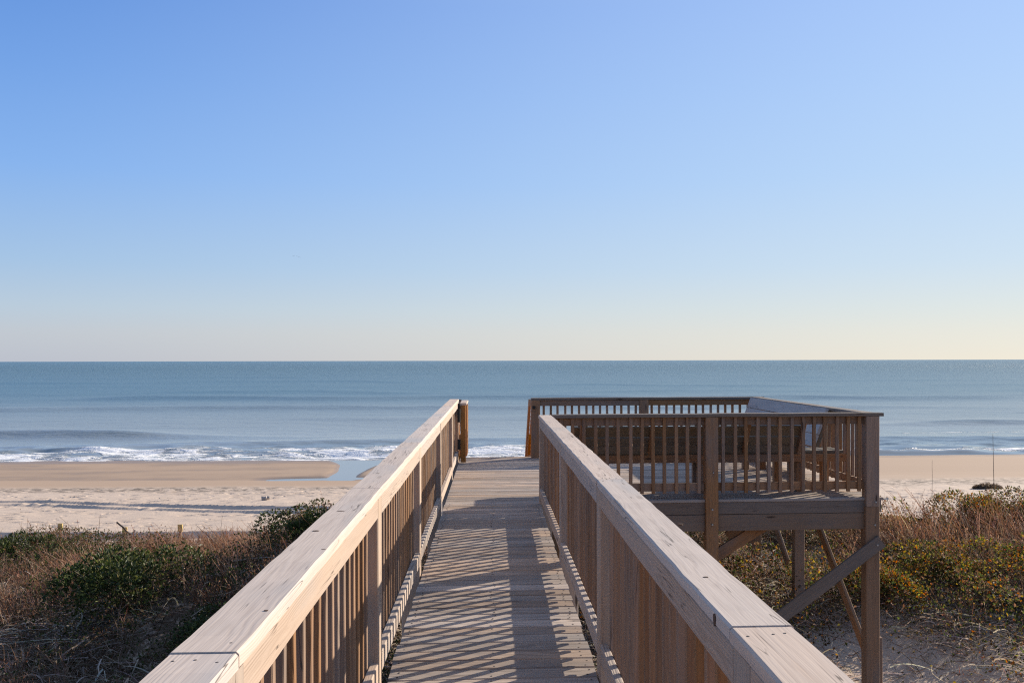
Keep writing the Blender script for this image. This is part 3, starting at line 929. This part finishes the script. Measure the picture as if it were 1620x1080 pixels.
# ---- uncountable cover: grasses, vines, dry brush
def scatter(n, x0, x1, y0, y1, dens):
    x = RNG.uniform(x0, x1, n); y = RNG.uniform(y0, y1, n)
    k = RNG.random(n) < dens(x, y)
    x, y = x[k], y[k]
    return x, y, ground_z(x, y)


def tufts(n, x0, x1, y0, y1, dens, per, spread):
    x, y, _ = scatter(n, x0, x1, y0, y1, dens)
    cx, cy = np.repeat(x, per), np.repeat(y, per)
    cx = cx + RNG.normal(0, spread, len(cx)); cy = cy + RNG.normal(0, spread, len(cy))
    return cx, cy, ground_z(cx, cy)


def stuff(name, parts, mat, label, cat):
    v, q, c = join(parts)
    me = mesh_np(name, v, q, c, smooth=False); me.materials.append(mat)
    o = link(name, me); tag(o, label, cat, kind='stuff'); return o


def grassblades(x, y, z, h, cols, w=None, width=(.006, .011), lean=.22, plume=True, shear=-.12):
    n = len(x)
    base = np.stack([x, y, z - .02], 1)
    d = RNG.normal(0, lean, (n, 3)); d[:, 2] = 1; d /= np.linalg.norm(d, axis=1, keepdims=True)
    d += np.array([shear, -.03, 0])
    L = RNG.uniform(h[0], h[1], n)
    bend = RNG.normal(0, .22, (n, 3)); bend[:, 2] = -np.abs(bend[:, 2]) * .7; bend[:, 0] -= .08
    col = pal(n, cols, w)
    out = [ribbons(base, d, L, bend, RNG.uniform(width[0], width[1], n), col, 4, .35)]
    if plume:
        k = 4
        sel = np.repeat(np.where(RNG.random(n) < .55)[0], k)
        t = RNG.uniform(.45, 1.0, len(sel))
        p = base[sel] + d[sel] * (L[sel] * t)[:, None] + bend[sel] * (L[sel] * t * t)[:, None]
        ax = d[sel] * 1.2 + unit(len(sel)) * .7; ax /= np.linalg.norm(ax, axis=1, keepdims=True)
        out.append(leaves(p, RNG.uniform(.025, .05, len(sel)), ax, np.clip(col[sel] * 1.15, 0, .8), .32))
    return out


def left_grass(x, y):
    f = fbm(x * .55, y * .45, 120, 3)
    crest = np.exp(-((y - 19.5) / 2.4) ** 2)
    stand = .8 * np.exp(-((x + 6.0) / 1.1) ** 2 - ((y - 15.2) / 1.2) ** 2) + .6 * np.exp(-((x + 9.0) / 1.2) ** 2 - ((y - 16.4) / 1.0) ** 2) + .5 * np.exp(-((x + 5.4) / .6) ** 2 - ((y - 10.4) / .8) ** 2) + .6 * np.exp(-((x + 2.9) / .9) ** 2 - ((y - 16.5) / 1.2) ** 2)
    return np.clip(sst(f, .40, .58) * (.16 + .8 * crest) + stand, 0, 1) * (1 - sst(y, 21.5, 23.5)) * (1 - sst(x, -1.5, -.9))


def right_grass(x, y):
    f = fbm(x * .6, y * .5, 130, 3)
    return np.clip(sst(f, .40, .60) * (.12 + .9 * np.exp(-((y - 16.3) / 1.7) ** 2)) + .8 * np.exp(-((x - 7.4) / .9) ** 2 - ((y - 15.6) / 1.1) ** 2) + .7 * np.exp(-((x - 9.3) / .9) ** 2 - ((y - 15.8) / .9) ** 2), 0, 1) * sst(x, 1.0, 1.8) * (1 - sst(y, 19, 20.5))


parts = []
x, y, z = tufts(5200, -15, -1.0, 8, 23, left_grass, 24, .08)
parts += grassblades(x, y, z, (.30, .75), PINKS + BROWNS[:1], None)
x, y, z = tufts(3200, 1.0, 13, 10, 20, right_grass, 24, .08)
parts += grassblades(x, y, z, (.30, .75), PINKS + BROWNS[:1], None, shear=-.35)
# tall stands of old flower stalks
STANDS = [(-10.2, 18.8), (-8.7, 19.2), (-6.3, 18.6), (-5.4, 19.0), (-4.6, 18.4), (-3.9, 17.4), (-6.1, 15.0), (-6.7, 15.6), (-3.2, 13.6), (-9.3, 15.2), (-2.2, 16.6),
          (7.2, 15.9), (7.9, 15.3), (8.9, 16.3), (9.6, 15.7), (6.6, 16.6), (8.3, 16.9), (4.4, 16.5), (3.4, 16.9), (2.5, 16.6)]
sx_ = np.concatenate([RNG.normal(a_, .38, 150) for a_, b_ in STANDS]); sy__ = np.concatenate([RNG.normal(b_, .34, 150) for a_, b_ in STANDS])
parts += grassblades(sx_, sy__, ground_z(sx_, sy__), (.45, 1.05), PINKS, None, (.010, .017), .16)
stuff('dune_grass', parts, L_STRAW, 'reddish dry bunch grass standing in tufts along both dune crests', 'grass')


def curls(x, y, z, L, cols, width=(.007, .014)):
    n = len(x)
    base = np.stack([x, y, z + RNG.uniform(0, .06, n)], 1)
    az = RNG.uniform(0, 2 * PI, n); el = RNG.uniform(.15, 1.1, n)
    d = np.stack([np.cos(az) * np.cos(el), np.sin(az) * np.cos(el), np.sin(el)], 1)
    bend = RNG.normal(0, .45, (n, 3)); bend[:, 2] = -np.sin(el) * RNG.uniform(.6, 1.1, n)
    return [ribbons(base, d, RNG.uniform(L[0], L[1], n), bend, RNG.uniform(width[0], width[1], n), pal(n, cols), 6, .5, RNG.normal(0, .5, (n, 3)))]


def left_brush(x, y):
    f = fbm(x * .5, y * .5, 140, 3)
    return (.25 + .75 * sst(f, .36, .60)) * (1 - sst(y, 20, 22.5)) * (1 - sst(x, -1.3, -.7)) * (.45 + .55 * (1 - sst(y, 13, 16)))


def right_brush(x, y):
    f = fbm(x * .5, y * .5, 150, 3)
    bare = np.exp(-(((x - 5.0) / 1.7) ** 2 + ((y - 11.0) / 1.5) ** 2) ** 2)
    return np.clip((.12 + .8 * sst(f, .42, .62)) * (1 - .93 * bare) * sst(y, 8.0, 10.5), .05, 1) * (1 - sst(y, 18.5, 20)) * sst(x, -.5, .8)


GREYTAN = [(.22, .165, .12), (.34, .27, .21), (.12, .09, .065), (.46, .39, .32), (.17, .11, .07)]
parts = []
x, y, z = scatter(95000, -15, -.8, 6, 23, left_brush); parts += curls(x, y, z, (.25, .8), GREYTAN)
x, y, z = scatter(60000, .2, 13, 8, 20, right_brush); parts += curls(x, y, z, (.2, .6), GREYTAN + [(.5, .42, .35)])
x, y, z = scatter(3000, 3.6, 9, 8.5, 12.5, lambda a_, b_: np.full(len(a_), .35)); parts += curls(x, y, z, (.08, .3), BROWNS + [(.28, .09, .05)], (.004, .008))
x, y, z = scatter(3400, -14, -.9, 7, 21, left_brush); parts += curls(x, y, z + .12, (.3, .75), GREYTAN[1:2] + GREYTAN[3:4], (.014, .024))
x, y, z = scatter(4200, .5, 12, 8.5, 19, right_brush); parts += curls(x, y, z + .12, (.25, .65), GREYTAN[1:2] + GREYTAN[3:4], (.013, .022))
stuff('dry_brush', parts, L_STRAW, 'tangled grey-brown dead stems and runners lying over the dune sand', 'brush')


def vines(n, x0, x1, y0, y1, dens, pals, hgt, size, seed):
    """creeping leaves heaped into hummocks; each hummock leans towards one of the palettes"""
    x, y, z = scatter(n, x0, x1, y0, y1, dens)
    n = len(x)
    hum = .12 + 1.25 * sst(fbm(x * .9, y * .9, seed, 3), .35, .72) ** 1.3
    t = RNG.uniform(0, 1, n)
    pos = np.stack([x, y, z + (1 - (1 - t) ** 1.7) * hgt * hum], 1)
    ax = unit(n) + np.array([0, 0, .5]); ax /= np.linalg.norm(ax, axis=1, keepdims=True)
    sel = fbm(x * 1.3, y * 1.3, seed + 30, 2) + RNG.normal(0, .07, n)
    q = np.quantile(sel, np.linspace(0, 1, len(pals) + 1)[1:-1])
    kk = np.searchsorted(q, sel)
    col = np.zeros((n, 3))
    for i, p in enumerate(pals):
        m = kk == i
        col[m] = pal(int(m.sum()), p)
    return [leaves(pos, RNG.uniform(size[0], size[1], n), ax, col, .65)]


def left_vine(x, y): return (.30 + .7 * sst(fbm(x * .6, y * .6, 170, 3), .40, .60)) * (1 - sst(y, 20, 22)) * (1 - sst(x, -1.4, -.9)) * (.6 + .4 * sst(y, 9, 12))


def right_vine(x, y):
    bare = np.exp(-(((x - 5.0) / 1.9) ** 2 + ((y - 11.0) / 1.6) ** 2) ** 2)
    return (.25 + .75 * sst(fbm(x * .7, y * .7, 180, 3), .40, .60)) * (1 - .97 * bare) * (.40 * sst(y, 9.0, 10.5) + .60 * sst(y, 11.2, 13.4)) * (1 - sst(y, 18.3, 19.5)) * sst(x, .3, 1.4) + .004


G_DARK = [(.030, .045, .016), (.045, .062, .02), (.06, .075, .025)]
G_OLIVE = [(.075, .085, .028), (.11, .105, .035), (.05, .06, .02)]
B_DRY = [(.115, .078, .05), (.07, .048, .034), (.17, .12, .08), (.05, .05, .022)]
R_DRY = [(.15, .085, .05), (.20, .12, .075), (.10, .06, .04), (.06, .045, .03)]
O_WARM = [(.27, .095, .025), (.25, .14, .03), (.11, .07, .03), (.06, .065, .02), (.09, .055, .03), (.07, .045, .028)]
Y_WARM = [(.25, .18, .035), (.16, .15, .035), (.07, .08, .022), (.12, .08, .04)]
parts = vines(260000, -15, -.9, 7, 22, left_vine, [G_DARK, B_DRY, R_DRY, G_OLIVE, B_DRY, G_DARK, R_DRY], .50, (.03, .055), 160)
parts += vines(230000, .3, 12.5, 9.5, 19.5, right_vine, [B_DRY, O_WARM, R_DRY, G_DARK, Y_WARM, R_DRY, G_OLIVE, O_WARM, B_DRY], .60, (.028, .06), 260)
stuff('ground_vines', parts, L_MIX, 'low vines and creepers with green, yellow and orange leaves covering the dunes', 'ground cover')

# ------------------------------------------------------------------ small things on sand
def box_stake(px, py, d, wpx, hpx, label):
    w = wpx / F * d
    p = at(px, py, d); g = gz(p.x, p.y)
    root = thing('marker_stake', label, 'stake', Matrix.Translation((p.x, p.y, g)), 'yellow topped stakes at the edge of the beach')
    m = MB(); m.board((p.x, p.y, g - .3), (p.x, p.y, p.z - hpx / F * d), Xd, w * .5, w * .5, c=.004); m.build('shaft', W_POST, root)
    m = MB(); m.board((p.x, p.y, p.z - hpx / F * d - .02), (p.x, p.y, p.z), Xd, w, w * .6, c=.006, n=2, jit=.002); m.build('painted_top', M_YELLOW, root)


box_stake(95, 826, 24.5, 6.5, 9, 'yellow topped stake furthest from the boardwalk')
box_stake(197, 832, 23.5, 7, 9, 'pale yellow topped stake crossed by the leaning dark stick')
box_stake(284.5, 828, 24, 7, 10, 'tallest yellow topped stake, closest to the boardwalk')


def stick(nm, label, cat, a_, b_, r0, r1, mat, bend=.03, branch=None):
    a_, b_ = Vector(a_), Vector(b_)
    m = MB(); n = 6; pts = []
    for i in range(n + 1):
        t = i / n
        pts.append(a_.lerp(b_, t) + Vector((random.gauss(0, bend), random.gauss(0, bend), random.gauss(0, bend * .5))) * math.sin(t * PI))
    k = 6; vs = []; fs = []
    u = (b_ - a_).normalized(); s1 = u.orthogonal().normalized(); s2 = u.cross(s1)
    for i, p in enumerate(pts):
        r = r0 + (r1 - r0) * i / n
        for j in range(k): vs.append(p + s1 * math.cos(2 * PI * j / k) * r + s2 * math.sin(2 * PI * j / k) * r)
    for i in range(n):
        for j in range(k): fs.append((i * k + j, i * k + (j + 1) % k, (i + 1) * k + (j + 1) % k, (i + 1) * k + j))
    fs += [tuple(range(k - 1, -1, -1)), tuple(n * k + j for j in range(k))]
    m.raw(vs, fs, rnd=random.random())
    o = m.build(nm, mat); tag(o, label, cat); return o


M_STICK = plain('dark_dead_stem', (.10, .07, .05), .8)
stick('stick', 'thin dark stick leaning over the dune grass on the left', 'stick', at(184, 824, 21.5), at(216, 850, 21.5), .02, .016, M_STICK, .01)
stick('broken_branch', 'bleached forked branch beside the leaning dark stick', 'branch', at(207, 850, 21.3), at(213, 836, 21.3), .03, .018, W_DRIFT, .01)
stick('tall_stalk', 'tall thin dark stalk rising from the highest bush on the right', 'stalk', at(1572, 776, 17.2), at(1570.5, 688, 17.2), .0062, .003, M_STICK, .002)
stick('tall_stalk', 'faint thin stalk standing against the beach beside the platform post', 'stalk', at(1474, 785, 17.0), at(1474.5, 729, 17.0), .0036, .002, M_STICK, .004)
p = hit(1204, 938)
m = MB(); m.board(p + Vector((-.17, .02, .07)), p + Vector((.19, -.06, .12)), (0, 1, 0), .11, .035, n=5, jit=.004)
tag(m.build('driftwood_plank', W_DRIFT), 'bleached board lying on the sand under the platform', 'plank')
m = MB(); q = hit(1190, 930); m.board(q + Vector((-.10, .15, .08)), q + Vector((.12, .12, .11)), (0, 1, 0), .10, .04, n=4, jit=.004)
tag(m.build('driftwood_plank', W_DRIFT), 'short grey board half hidden behind the bleached one under the platform', 'plank')
# seaweed / brush mat on the beach, right
p = hit(1561, 774)
n = 2600
th = RNG.uniform(0, 2 * PI, n); rr = np.sqrt(RNG.uniform(0, 1, n))
pos = np.stack([p.x + rr * np.cos(th) * .62, p.y + rr * np.sin(th) * .3, p.z + RNG.uniform(0, 1, n) * .20 * (1 - rr ** 2 * .7)], 1)
ax = unit(n)
v, q, c = leaves(pos, RNG.uniform(.06, .14, n), ax, pal(n, [(.14, .10, .07), (.20, .145, .10), (.10, .07, .05)]), .25)
me = mesh_np('seaweed_clump', v, q, c, smooth=False); me.materials.append(L_STRAW)
o = link('seaweed_clump', me); tag(o, 'dark clump of dried seaweed lying on the sand by the tall stalk', 'seaweed')
# small log on the sand, left
p = hit(420, 790)
stick('driftwood_log', 'small weathered log on the open sand by the wheel ruts', 'driftwood', p + Vector((-.16, 0, .06)), p + Vector((.14, .05, .10)), .10, .06, W_DRIFT, .02)


# ------------------------------------------------------------------ two gulls far out
def gull(px, py, d, label, tilt):
    root = thing('seabird', label, 'bird', Matrix.Translation(at(px, py, d)), 'seabirds in the sky')
    p = at(px, py, d)
    vs = [p + Vector((0, -.28, 0)), p + Vector((.07, -.05, .03)), p + Vector((-.07, -.05, .03)), p + Vector((0, -.05, -.08)), p + Vector((0, .32, 0))]
    m = MB(); m.raw(vs, [(0, 1, 2), (0, 2, 3), (0, 3, 1), (4, 2, 1), (4, 3, 2), (4, 1, 3)])
    for s in (-1, 1):
        w = [p + Vector((s * .05, -.14, .02)), p + Vector((s * .05, .12, .02)), p + Vector((s * .40, .02, .20 + tilt * s)), p + Vector((s * .40, -.14, .20 + tilt * s)), p + Vector((s * .80, -.10, .10 + tilt * s * 2))]
        m.raw(w + [x - Vector((0, 0, .02)) for x in w], [(0, 1, 2, 3), (3, 2, 4), (5, 8, 7, 6), (8, 9, 7), (0, 3, 8, 5), (1, 6, 7, 2), (2, 7, 9, 4), (3, 4, 9, 8)])
    m.build('body', M_BIRD, root)


M_BIRD = plain('grey_feathers', (.12, .12, .13), .8)
gull(464.5, 404.5, 420, 'smaller of the two tiny seabirds in the clear sky', .10)
gull(472.5, 405.8, 360, 'larger of the two tiny seabirds in the clear sky', -.2)

# ------------------------------------------------------------------ light
SUN_AZ = math.radians(54.5)        # to the right of straight ahead
SUN_EL = math.radians(19.2)
sun = bpy.data.lights.new('sun', 'SUN'); sun.energy = 5.0; sun.angle = math.radians(.53); sun.color = (1.0, .87, .70)
so = bpy.data.objects.new('sun', sun); COL.objects.link(so)
dirv = Vector((math.sin(SUN_AZ) * math.cos(SUN_EL), math.cos(SUN_AZ) * math.cos(SUN_EL), math.sin(SUN_EL)))
so.rotation_euler = dirv.to_track_quat('Z', 'Y').to_euler()
so.location = dirv * 60
w = bpy.data.worlds.new('World'); scene.world = w; w.use_nodes = True
nt = w.node_tree; bg = nt.nodes['Background']
EXPO = .75
sky = nt.nodes.new('ShaderNodeTexSky'); sky.sky_type = 'NISHITA'; sky.sun_disc = False
sky.sun_elevation = SUN_EL; sky.sun_rotation = SUN_AZ
sky.air_density = .9; sky.dust_density = .1; sky.ozone_density = 4.0; sky.altitude = 0
# clear winter air: the haze layer near the horizon and the paler, brighter sky towards the sun
tc = N(nt, 'ShaderNodeTexCoord'); D = tc.outputs['Generated']
dn = N(nt, 'ShaderNodeVectorMath', operation='NORMALIZE'); nt.links.new(D, dn.inputs[0])
sz = N(nt, 'ShaderNodeSeparateXYZ', ins={0: dn.outputs[0]})
el = mth(nt, 'ARCSINE', sz.outputs[2])
fl = N(nt, 'ShaderNodeVectorMath', operation='MULTIPLY'); nt.links.new(dn.outputs[0], fl.inputs[0]); fl.inputs[1].default_value = (1, 1, 0)
fn_ = N(nt, 'ShaderNodeVectorMath', operation='NORMALIZE'); nt.links.new(fl.outputs[0], fn_.inputs[0])
dt = N(nt, 'ShaderNodeVectorMath', operation='DOT_PRODUCT'); nt.links.new(fn_.outputs[0], dt.inputs[0]); dt.inputs[1].default_value = (math.sin(SUN_AZ), math.cos(SUN_AZ), 0)
sunward = mth(nt, 'POWER', ramp(nt, dt.outputs['Value'], .15, .93, False), 1.2)


def lin(c): return tuple(((v / 255) / 12.92 if v / 255 < .04045 else ((v / 255 + .055) / 1.055) ** 2.4) for v in c)


def skyramp(stops):
    r = nt.nodes.new('ShaderNodeValToRGB'); r.color_ramp.interpolation = 'EASE' if False else 'LINEAR'
    nt.links.new(mth(nt, 'DIVIDE', el, PI / 2, clamp=True), r.inputs[0])
    e = r.color_ramp.elements
    while len(e) < len(stops): e.new(.5)
    for k, (d, c) in enumerate(stops):
        e[k].position = d / 90; e[k].color = (*lin(c), 1)
    return r.outputs[0]


away = skyramp([(0, (186, 191, 204)), (1.6, (193, 199, 208)), (3.0, (186, 203, 219)), (5.5, (166, 196, 228)), (10.7, (136, 180, 238)), (15.9, (117, 164, 231)), (20.7, (101, 149, 222)), (40, (122, 146, 188)), (90, (126, 137, 156))])
near = skyramp([(0, (236, 229, 214)), (1.6, (231, 229, 219)), (3.0, (222, 228, 226)), (5.5, (207, 224, 238)), (10.7, (190, 217, 247)), (15.9, (181, 211, 251)), (20.7, (173, 204, 252)), (40, (160, 184, 224)), (90, (126, 137, 156))])
grad = mix(nt, sunward, away, near)
nish = N(nt, 'ShaderNodeVectorMath', operation='MULTIPLY'); nt.links.new(sky.outputs[0], nish.inputs[0])
nish.inputs[1].default_value = (.10,) * 3
nmin = N(nt, 'ShaderNodeVectorMath', operation='MINIMUM'); nt.links.new(nish.outputs[0], nmin.inputs[0]); nmin.inputs[1].default_value = (1.4, 1.3, 1.2)
gs = N(nt, 'ShaderNodeVectorMath', operation='MULTIPLY'); nt.links.new(grad, gs.inputs[0]); gs.inputs[1].default_value = (2 ** -EXPO,) * 3
final = mix(nt, .95, nmin.outputs[0], gs.outputs[0])
nt.links.new(final, bg.inputs[0]); bg.inputs[1].default_value = 1.0

# ------------------------------------------------------------------ camera
cam = bpy.data.cameras.new('camera'); co = bpy.data.objects.new('camera', cam); COL.objects.link(co)
cam.sensor_width = 36; cam.lens = F / 1620 * 36
cam.shift_x = -(CXP - 810) / 1620; cam.shift_y = 30 / 1620
cam.clip_start = .05; cam.clip_end = 90000
co.matrix_world = Matrix.Translation((0, 0, EYE)) @ Matrix.Rotation(-YAW, 4, 'Z') @ Matrix.Rotation(PI / 2, 4, 'X') @ Matrix.Rotation(-math.radians(.124), 4, 'Z')
scene.camera = co
scene.view_settings.view_transform = 'Standard'; scene.view_settings.look = 'None'
scene.view_settings.exposure = EXPO; scene.view_settings.gamma = 1
scene.render.engine = 'CYCLES'
scene.cycles.use_denoising = False
scene.cycles.pixel_filter_type = 'BLACKMAN_HARRIS'; scene.cycles.filter_width = 1.2
scene.cycles.sample_clamp_indirect = 4.0; scene.cycles.sample_clamp_direct = 1.6
scene.render.resolution_x, scene.render.resolution_y = 1024, 682
